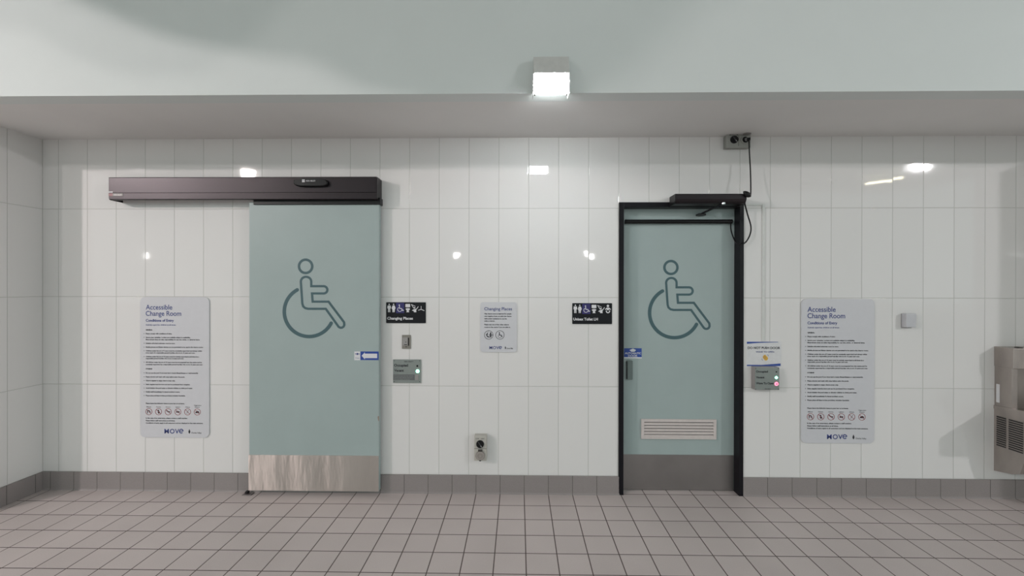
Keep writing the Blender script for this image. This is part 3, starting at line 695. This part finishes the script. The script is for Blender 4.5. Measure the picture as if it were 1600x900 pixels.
# ------------------------------------------------------------------ black braille signs
def black_sign(pxl, pxr, pyt, pyb, text, xt, baby, label):
    yf = -0.005
    xa, zt = P(pxl, pyt, yf); xb, zb = P(pxr, pyb, yf); k = (xb-xa)/62.0
    X = lambda u: xa+u*k
    Z = lambda v: zt-v*k
    t = thing('braille_sign', label, 'sign', ((xa+xb)/2, 0, zb), 'black toilet signs')
    bm = bmesh.new(); prism(bm, rrect(xa, xb, zb, zt, 0.005, 4), yf, 0); obj('panel', bm, M_sblack, t)
    y = yf-.0008; y1 = y+.0004
    bm = bmesh.new(); box(bm, X(15.5), X(28.3), yf-.0003, yf+.0002, Z(17), Z(1)); obj('blue_field', bm, M_sblue, t)
    # man
    bm = bmesh.new(); disc(bm, X(4.8), Z(3.4), 1.05*k, y, y1, 14)
    prism(bm, [(X(a), Z(b)) for a, b in ((2.2, 5.2), (7.2, 5.2), (7.7, 9.6), (6.5, 9.8), (6.4, 15.6), (5.1, 15.6), (4.9, 11), (4.5, 11), (4.3, 15.6), (3.0, 15.6), (3.0, 9.8), (1.8, 9.6))], y, y1)
    obj('man_pictogram', bm, M_swhite, t)
    bm = bmesh.new(); disc(bm, X(11.7), Z(3.4), 1.05*k, y, y1, 14)
    prism(bm, [(X(a), Z(b)) for a, b in ((10, 5.2), (13.4, 5.2), (14.8, 9.2), (13.6, 11.5), (13.2, 15.6), (12.1, 15.6), (11.8, 12), (11.5, 12), (11.2, 15.6), (10.1, 15.6), (9.8, 11.5), (8.6, 9.2))], y, y1)
    obj('woman_pictogram', bm, M_swhite, t)
    bm = bmesh.new(); disc(bm, X(20.6), Z(4.5), 1.0*k, y, y1, 14)
    stroke(bm, [(X(20.8), Z(5.8)), (X(21.2), Z(9.8)), (X(24.2), Z(9.8)), (X(26), Z(13)), (X(27.3), Z(12.4))], 1.1*k, y, y1)
    stroke(bm, arc(X(21.3), Z(11.2), 3.3*k, 115, 340, 18), .8*k, y, y1)
    obj('wheelchair_pictogram', bm, M_swhite, t)
    bm = bmesh.new(); prism(bm, rrect(X(30.2), X(37.6), Z(7.8), Z(2.6), .5*k, 3), y, y1)
    prism(bm, [(X(a), Z(b)) for a, b in ((30.3, 9.8), (37.6, 9.8), (36.4, 12.4), (35.2, 13), (36.3, 15.6), (31.5, 15.6), (32.7, 13), (31.4, 12.4))], y, y1)
    stroke(bm, [(X(32.2), Z(9.8)), (X(35.8), Z(9.8))], 1.2*k, y, y1); obj('toilet_pictogram', bm, M_swhite, t)
    bm = bmesh.new(); disc(bm, X(44.8), Z(8.6), 1.1*k, y, y1, 14)
    stroke(bm, [(X(39.4), Z(3.2)), (X(43.8), Z(9.8))], .9*k, y, y1, cap=False); stroke(bm, [(X(39.4), Z(3.2)), (X(46), Z(6.5))], .7*k, y, y1, cap=False)
    stroke(bm, [(X(50.2), Z(7)), (X(46.8), Z(11.5))], 1.1*k, y, y1)
    prism(bm, [(X(a), Z(b)) for a, b in ((42, 11.5), (47, 10), (47.3, 15.6), (43.6, 15.6), (43, 13.4), (40.3, 13.2))], y, y1)
    obj('assistance_pictogram', bm, M_swhite, t)
    bm = bmesh.new()
    if baby:
        disc(bm, X(55.6), Z(4.3), 1.9*k, y, y1, 18)
        prism(bm, [(X(a), Z(b)) for a, b in ((53.6, 7), (57.8, 7), (60.3, 9.6), (59.6, 10.4), (57.2, 9.4), (57, 11), (54.3, 11), (54.2, 9.4), (51.8, 10.4), (51, 9.6))], y, y1)
        stroke(bm, arc(X(55.7), Z(12.3), 2.6*k, 175, 365, 14), 1.6*k, y, y1)
        obj('baby_pictogram', bm, M_swhite, t)
    else:
        c = (X(54.8), Z(11)); stroke(bm, [c, (X(54.8), Z(6.2))], .8*k, y, y1); stroke(bm, [c, (X(50.6), Z(12.4))], 1.0*k, y, y1); stroke(bm, [c, (X(59.5), Z(13))], 1.0*k, y, y1)
        obj('hoist_pictogram', bm, M_swhite, t)
    bm = bmesh.new(); glyphs(bm, text, X(1.7), X(xt), Z(27.0), 4.3*k, y, .03, 4); obj('lettering', bm, M_swhite, t)
black_sign(603.4, 665.2, 472.2, 505, 'Changing Places', 42, False, 'black pictogram sign right beside the sliding door')
black_sign(894.2, 956.2, 473.6, 506.4, 'Unisex Toilet LH', 40, True, 'black pictogram sign with baby figure left of the black-framed door')

# ------------------------------------------------------------------ key switch
yf = -0.006
t = thing('key_switch', 'small steel key switch plate under the black sign by the sliding door', 'switch', (P(635, 545, 0)[0], 0, P(635, 545, 0)[1]))
bm = bmesh.new(); pbox(bm, 628, 641.8, 523.5, 545, yf, 0, .001); obj('face_plate', bm, mat('brushed_plate', (.27, .25, .225), .35, metal=.5), t)
bm = bmesh.new(); pbox(bm, 629, 637.2, 527.2, 540, yf-.006, yf, .0015); obj('switch_body', bm, M_bezel, t)
bm = bmesh.new(); pbox(bm, 637.8, 639.2, 527.8, 540.3, yf-.0012, yf, 0); pbox(bm, 631.5, 636, 538, 539, yf-.0066, yf-.0055, 0)
p = P(634.6, 541.8, yf); disc(bm, p[0], p[1], .004, yf-.0015, yf, 12); p = P(634.2, 534.5, yf-.006); disc(bm, p[0], p[1], .0032, yf-.0075, yf-.006, 12)
obj('key_slot', bm, M_blackp, t)

# ------------------------------------------------------------------ status panels
def led(root, px, py, r, y, m, name='indicator_light'):
    p = P(px, py, y); bm = bmesh.new(); disc(bm, p[0], p[1], r, y-.003, y, 20, r*1.1); o = obj(name, bm, m, root); return o
yf = -0.008
t = thing('status_panel', 'flat grey metal occupancy panel with green light right of the sliding door', 'control panel', (P(636, 598.5, 0)[0], 0, P(636, 598.5, 0)[1]))
bm = bmesh.new(); pbox(bm, 614, 657.7, 561.8, 598.5, yf, 0, .001); obj('face_plate', bm, M_plate, t)
y = yf-.0006
bm = bmesh.new()
for s, a, b, c, h in (('Occupied', 615.8, 637.5, 572.6, .021), ('Vacant', 615.8, 631, 580.6, .021), ('ASSA ABLOY', 631, 646, 565.6, .007)):
    p = P(a, c, y); glyphs(bm, s, p[0], P(b, c, y)[0], p[1], h, y, .035, 4)
for a, b in ((616, 575), (616, 583)):
    for i in range(5):
        p = P(a+i*1.5, b, y); disc(bm, p[0], p[1], .0018, y-.0004, y+.0003, 6)
obj('lettering', bm, M_ink, t)
for a, b in ((616, 563.8), (655.6, 563.8), (616, 596.4), (655.6, 596.4)): bm = bmesh.new(); p = P(a, b, y); disc(bm, p[0], p[1], .0032, y-.0008, y+.0003, 10); obj('screw', bm, M_ink, t)
bm = bmesh.new(); pbox(bm, 614.5, 647.8, 585, 594, y, yf+.0002); lb = obj('label_strip', bm, M_plated, t)
bm = bmesh.new()
for i, s in enumerate(('Press to lock and', 'unlock the door', 'from the inside')):
    p = P(616, 588+i*2.6, y-.0004); glyphs(bm, s, p[0], P(645 if i < 2 else 640, 588, y)[0], p[1], .007, y-.0004, .01, 2)
obj('label_print', bm, M_plate, lb)
bm = bmesh.new(); pbox(bm, 648.5, 653.8, 586, 594, yf-.004, yf, .001); obj('button', bm, M_bezel, t)
led(t, 652, 571.8, .0065, yf, M_blackp, 'unlit_indicator'); led(t, 652.5, 580, .0125, yf, M_green)

yf = -0.052
t = thing('status_panel', 'raised grey metal box with green and red lights beside the black-framed door', 'control panel', (P(1198, 610, 0)[0], 0, P(1198, 610, 0)[1]))
bm = bmesh.new(); pbox(bm, 1179.3, 1217.8, 573.8, 609.4, yf, 0, .003)
obj('housing', bm, M_bezel, t)
bm = bmesh.new(); pbox(bm, 1180, 1217.2, 574.4, 608.8, yf-.0015, yf, .0006); obj('face_plate', bm, M_plate, t)
y = yf-.0021; bm = bmesh.new()
for s, a, b, c, h in (('Occupied', 1181.3, 1200, 582, .0165), ('Vacant', 1181.3, 1194.5, 591, .0165), ('Wave To Open', 1181.3, 1209, 600.3, .0165), ('ASSA ABLOY', 1195, 1204.5, 608.2, .006)):
    p = P(a, c, y); glyphs(bm, s, p[0], P(b, c, y)[0], p[1], h, y, .035, 4)
obj('lettering', bm, M_ink, t)
for a, b in ((1180.9, 575.9), (1216.2, 575.9), (1216.2, 608), (1180.9, 608)): bm = bmesh.new(); p = P(a, b, y); disc(bm, p[0], p[1], .003, y-.0008, y+.0003, 10); obj('screw', bm, M_ink, t)
led(t, 1213, 581, .0045, yf-.0015, M_blackp, 'unlit_indicator'); led(t, 1213, 590, .0095, yf-.0015, M_green)
led(t, 1213.2, 599.8, .0135, yf-.0015, M_redled); 
p = P(1213.2, 599.8, yf); bm = bmesh.new(); disc(bm, p[0], p[1], .0045, yf-.0056, yf-.0044, 12); obj('sensor_eye', bm, M_blackp, t)

# paper notice
y = -0.0016
t = thing('paper_notice', 'white laminated notice with blue bars on wall above the grey box', 'notice', (P(1193, 573, 0)[0], 0, P(1193, 573, 0)[1]))
bm = bmesh.new(); pbox(bm, 1166.2, 1221.2, 533.6, 573, y, 0); obj('sheet', bm, M_paper, t)
y -= .0005
bm = bmesh.new(); prism(bm, [P(a, b, y) for a, b in ((1167, 534), (1216, 534.2), (1216, 534.8), (1185, 535.8), (1167, 537.2))], y-.0001, y+.0003); obj('blue_bar', bm, M_blue, t); bm = bmesh.new()
prism(bm, [P(a, b, y) for a, b in ((1167, 570), (1190, 570.2), (1219.6, 568), (1219.6, 571.8), (1167, 571.8))], y-.0001, y+.0003); obj('blue_bar', bm, M_blue, t)
bm = bmesh.new(); p = P(1168.3, 545.2, y); glyphs(bm, 'DO NOT PUSH DOOR', p[0], P(1218.8, 545, y)[0], p[1], .0185, y, .03, 4); obj('heading', bm, M_ink, t)
bm = bmesh.new(); p = P(1181, 550.9, y); glyphs(bm, 'WAVE TO OPEN', p[0], P(1209.5, 551, y)[0], p[1], .012, y, .025, 3); obj('subheading', bm, M_navy, t)
bm = bmesh.new(); cx, cz = P(1195.5, 558.8, y); k = .005
prism(bm, [(cx+a*k, cz+b*k) for a, b in ((-3.6, 1.5), (-1.5, 4.2), (.5, 4.5), (1.5, 2.8), (3.4, 1.5), (4.6, -1.5), (3, -4.2), (0, -4.6), (-1.8, -2.4), (-3.2, -.6))], y-.0001, y+.0003)
hand = obj('waving_hand', bm, M_yellow, t)
bm = bmesh.new()
for pts in (((-2.4, .8), (.6, -2)), ((-1, 2.4), (1.6, -.4))): stroke(bm, [(cx+a*k, cz+b*k) for a, b in pts], .35*k, y-.0003, y+.0003)
stroke(bm, [(cx+3.4*k, cz+4.6*k), (cx+4.6*k, cz+4*k), (cx+4.8*k, cz+2.6*k)], .4*k, y-.0003, y+.0003); stroke(bm, [(cx-4.8*k, cz-1.6*k), (cx-4.6*k, cz-3.8*k), (cx-3*k, cz-4.2*k)], .4*k, y-.0003, y+.0003)
obj('motion_lines', bm, M_navy, hand)

# thin white cable trunking from the door operator down to the grey box
tk = thing('cable_trunking', 'thin white cable trunking running down the tiles right of the black-framed door', 'trunking', (P(1192.5, 540, 0)[0], 0, P(1192.5, 540, 0)[1]))
bm = bmesh.new(); pbox(bm, 1191, 1195.5, 318.6, 534, -0.007, 0, .001); obj('vertical_duct', bm, M_trunk, tk)
bm = bmesh.new(); pbox(bm, 1164, 1191, 318.6, 321.4, -0.006, 0, .001); obj('horizontal_duct', bm, M_trunk, tk)

# ------------------------------------------------------------------ small white wall sensor
yf = -0.045
t = thing('wall_sensor', 'small white plastic box on the tiles between the right board and the drinking fountain', 'sensor', (P(1416, 513, 0)[0], 0, P(1416, 513, 0)[1]))
bm = bmesh.new(); pbox(bm, 1416.2, 1432, 489.8, 511.5, yf, -0.004, .004, 3); obj('housing', bm, M_whitep, t)
bm = bmesh.new(); pbox(bm, 1408.2, 1424.6, 490, 512.8, -0.004, 0, .001); obj('base_plate', bm, mat('grey_plastic_base', (.38, .37, .38), .4), t)
bm = bmesh.new(); p = P(1414.5, 509, -0.03); box(bm, p[0]-.004, p[0]+.004, -0.034, -0.026, p[1]-.004, p[1]+.004, .001); obj('latch', bm, M_gasket, t)

# ------------------------------------------------------------------ drinking fountain with bottle filler
X0 = P(1553.2, 640, 0)[0]; X1 = X0+0.47
fo = thing('drinking_fountain', 'stainless steel wall-mounted drinking fountain with bottle filler at the right edge', 'drinking fountain', ((X0+X1)/2, 0, 0.212))
bm = bmesh.new()
xprism(bm, [(0, 0.700), (-0.20, 0.655), (-0.446, 0.620), (-0.446, 0.60), (-0.23, 0.473), (-0.17, 0.258), (-0.12, 0.235), (0, 0.212)], X0, X1)
bmesh.ops.recalc_face_normals(bm, faces=bm.faces)
cab = obj('cabinet', bm, M_fount, fo)
bm = bmesh.new()
# basin: rim tray
prof = [(0, 0.716), (-0.446, 0.735), (-0.452, 0.728), (-0.452, 0.630), (-0.440, 0.618), (0, 0.690)]
xprism(bm, prof, X0-0.004, X0+0.012); xprism(bm, prof, X1-0.012, X1+0.004)
xprism(bm, [(-0.430, 0.735), (-0.446, 0.735), (-0.452, 0.728), (-0.452, 0.630), (-0.440, 0.618), (-0.430, 0.64)], X0+0.012, X1-0.012)
xprism(bm, [(-0.005, 0.700), (-0.430, 0.690), (-0.430, 0.660), (-0.005, 0.68)], X0+0.012, X1-0.012)
basin = obj('basin', bm, M_fount, fo)
bm = bmesh.new(); disc(bm, 0, 0, 0.03, 0, 0.003, 20)
bmesh.ops.rotate(bm, verts=bm.verts, cent=(0, 0, 0), matrix=Matrix.Rotation(-PI/2, 3, 'X')); bmesh.ops.translate(bm, verts=bm.verts, vec=((X0+X1)/2, -0.25, 0.697)); obj('drain', bm, M_chrome, basin)
bm = bmesh.new(); bxx = X0+0.12; tube(bm, spline([(bxx, -0.17, 0.69), (bxx, -0.17, 0.76), (bxx+.01, -0.19, 0.79), (bxx+.03, -0.22, 0.79)], 5), 0.012, 12); obj('bubbler', bm, M_chrome, fo, smooth=True)
bm = bmesh.new(); xs0 = (X0+X1)/2-.05; box(bm, xs0, xs0+.10, -0.462, -0.45, .655, .70, .004); obj('push_button', bm, M_gasket, fo)
# side grilles: two louvre groups on the left side of the cabinet
for ya, yb in ((-0.018, -0.082), (-0.098, -0.190)):
    bm = bmesh.new(); n = 14
    for i in range(n):
        f = i/(n-1); za = P(1556, 644, 0)[1]+0.0*ya; 
        zt = 0.637-0.010*0; z = 0.634 - f*0.215
        s_ = ya*0.10
        a, b = (ya, z), (yb, z)
        add(bm, [(X0-0.0012, ya, z+.0055), (X0-0.0012, yb, z+.0055), (X0-0.0012, yb, z-.0055), (X0-0.0012, ya, z-.0055)], [(0, 1, 2, 3)])
    gr = obj('side_grille', bm, M_fountd, cab)
    bm = bmesh.new()
    for i in range(n):
        z = 0.634-(i/(n-1))*0.215
        xprism(bm, [(ya, z+.0075), (yb, z+.0075), (yb, z+.0055), (ya, z+.0055)], X0-0.004, X0)
    obj('grille_fin', bm, M_fount, gr)
# bottle filler tower
bm = bmesh.new(); ztop = P(1556, 541, 0)[1]; zcap = P(1556, 571, 0)[1]
box(bm, X0+0.002, X0+0.045, -0.115, 0, 0.700, zcap, .002); box(bm, X1-0.045, X1-0.002, -0.115, 0, .700, zcap, .002); box(bm, X0+0.045, X1-0.045, -0.045, 0, 0.700, zcap, 0)
tw = obj('filler_tower', bm, M_fount, fo)
bm = bmesh.new(); box(bm, X0-0.002, X1+.002, -0.128, 0, zcap-0.002, ztop, .003); cp_ = obj('filler_hood', bm, M_fount, fo)
bm = bmesh.new(); box(bm, X0+0.07, X0+.10, -0.10, -0.07, ztop, ztop+.006, .001); obj('hood_screw', bm, M_gasket, cp_)
bm = bmesh.new(); tube(bm, [((X0+X1)/2, -0.085, zcap+.01), ((X0+X1)/2, -0.085, zcap-.03)], .012, 12); obj('filler_nozzle', bm, M_blackp, fo, smooth=True)
bm = bmesh.new(); za = P(1559, 600, -0.02)[1]; zb = P(1559, 628.5, -0.02)[1]; box(bm, X0+0.0005, X0+.0022, -0.036, -0.014, zb, za); obj('white_label', bm, M_swhite, tw)

# ------------------------------------------------------------------ floodlight on the bulkhead
LY = -0.860
lx0, lz0 = P(834, 147, LY); lx1 = P(887, 147, LY)[0]; lz1 = P(861, 113, LY)[1]; lzt = P(861, 90, -0.80)[1]
fl = thing('floodlight', 'lit square wall floodlight on the edge of the white bulkhead', 'light', ((lx0+lx1)/2, YF-0.012, lz0))
bm = bmesh.new(); xprism(bm, [(YF-0.012, lzt), (YF-0.06, lzt), (LY+0.012, lz1+0.005), (LY+0.012, lz1-0.004), (YF-0.012, lz1-0.004)], lx0, lx1+0.012); 
obj('housing', bm, M_lamph, fl)
yb_ = YF-0.0122
bm = bmesh.new()
add(bm, [(lx0, LY, lz0), (lx1, LY, lz0), (lx1+.008, LY, (lz0+lz1)/2+.02), (lx1-.004, LY+.010, lz1), (lx0+.012, LY+.010, lz1), (lx0, LY, (lz0+lz1)/2+.02),
  (lx0, LY+.02, lz0+.006), (lx1, LY+.02, lz0+.006), (lx1+.008, LY+.02, (lz0+lz1)/2+.02), (lx1-.004, LY+.02, lz1), (lx0+.012, LY+.02, lz1), (lx0, LY+.02, (lz0+lz1)/2+.02)],
 [(0, 1, 2, 3, 4, 5), (11, 10, 9, 8, 7, 6)]+[(k, (k+1) % 6, 6+(k+1) % 6, 6+k) for k in range(6)])
obj('diffuser', bm, M_lamp, fl)
bm = bmesh.new()
for a, b in ((lx0-.004, lx0-.0005), (lx1+.0085, lx1+.012)): box(bm, a, b, LY+.001, yb_, lz0+.012, lz1-.001)
obj('side_shield', bm, M_lamph, fl)
bm = bmesh.new(); xprism(bm, [(LY+.021, lz0+.006), (yb_, lz0+.062), (yb_, lz0+.072), (LY+.021, lz0+.014)], lx0+.004, lx1-.004); obj('lower_lens', bm, M_lampback, fl)
bm = bmesh.new(); xprism(bm, [(LY+.021, lz0+.0145), (yb_, lz0+.0725), (yb_, lz1-.004), (LY+.021, lz1-.004)], lx0-.002, lx1+.006); obj('lamp_body', bm, M_lamph, fl)
for a in (lx0+.006, lx1-.006): bm = bmesh.new(); disc(bm, a, lz0-.002, .005, LY-.002, LY+.01, 12); obj('screw', bm, M_steel2, fl)

# ------------------------------------------------------------------ lamps of the hall and the yard beyond the camera
def hall_lamp(loc, power, col, label, sx=.42, sy=.16):
    t = thing('ceiling_light', label, 'light', (loc[0], loc[1], CEIL), 'hall ceiling lights')
    bm = bmesh.new(); box(bm, loc[0]-.05, loc[0]+.05, loc[1]-.09, loc[1]-.03, loc[2]-.05, CEIL, .005); obj('bracket', bm, M_lamph, t)
    bm = bmesh.new(); box(bm, loc[0]-.26, loc[0]+.26, loc[1]-.12, loc[1]-.015, loc[2]-.12, loc[2]+.12, .01); obj('housing', bm, M_lamph, t)
    area('lamp', loc, (loc[0]*0.1, 0.0, 0.6), sx, sy, power, col)
hall_lamp(*LAMP_LEFT, 'rectangular white ceiling lamp at left behind the viewer')
hall_lamp(*LAMP_SIDE, 'rectangular white ceiling lamp farthest left behind the viewer')
hall_lamp(*LAMP_RIGHT, 'rectangular white ceiling lamp at right behind the viewer')
for i, (loc, power, col) in enumerate(FAR):
    t = thing('yard_light', ('tall yard lamp post far left behind the viewer', 'tall yard lamp post straight behind, the left one', 'tall yard lamp post straight behind, the right one')[i], 'lamp post', (loc[0], loc[1]-.25, 0), 'yard lamp posts')
    bm = bmesh.new(); tube(bm, [(loc[0], loc[1]-.25, 0), (loc[0], loc[1]-.25, loc[2]+.1)], .06, 12); obj('pole', bm, M_lamph, t)
    bm = bmesh.new(); box(bm, loc[0]-.35, loc[0]+.35, loc[1]-.30, loc[1]-.02, loc[2]-.3, loc[2]+.3, .02); obj('lamp_head', bm, M_lamph, t)
    area('yard_lamp', loc, (0, 0, 1.2), .6, .4, power, col)

t = thing('tube_light', 'bare yellowish fluorescent tube under the hall ceiling behind the viewer', 'light', (9.57, -7.95, CEIL))
bm = bmesh.new(); box(bm, 9.52, 9.62, -8.0, -7.9, 4.42, CEIL, .005); obj('bracket', bm, M_lamph, t)
bm = bmesh.new(); tube(bm, [(9.30, -8.20, 4.40), (9.85, -7.70, 4.40)], .02, 12); obj('tube', bm, mat('warm_tube', (.9, .85, .6), .3, emit=40.0, ecol=(1.0, .9, .6)), t)
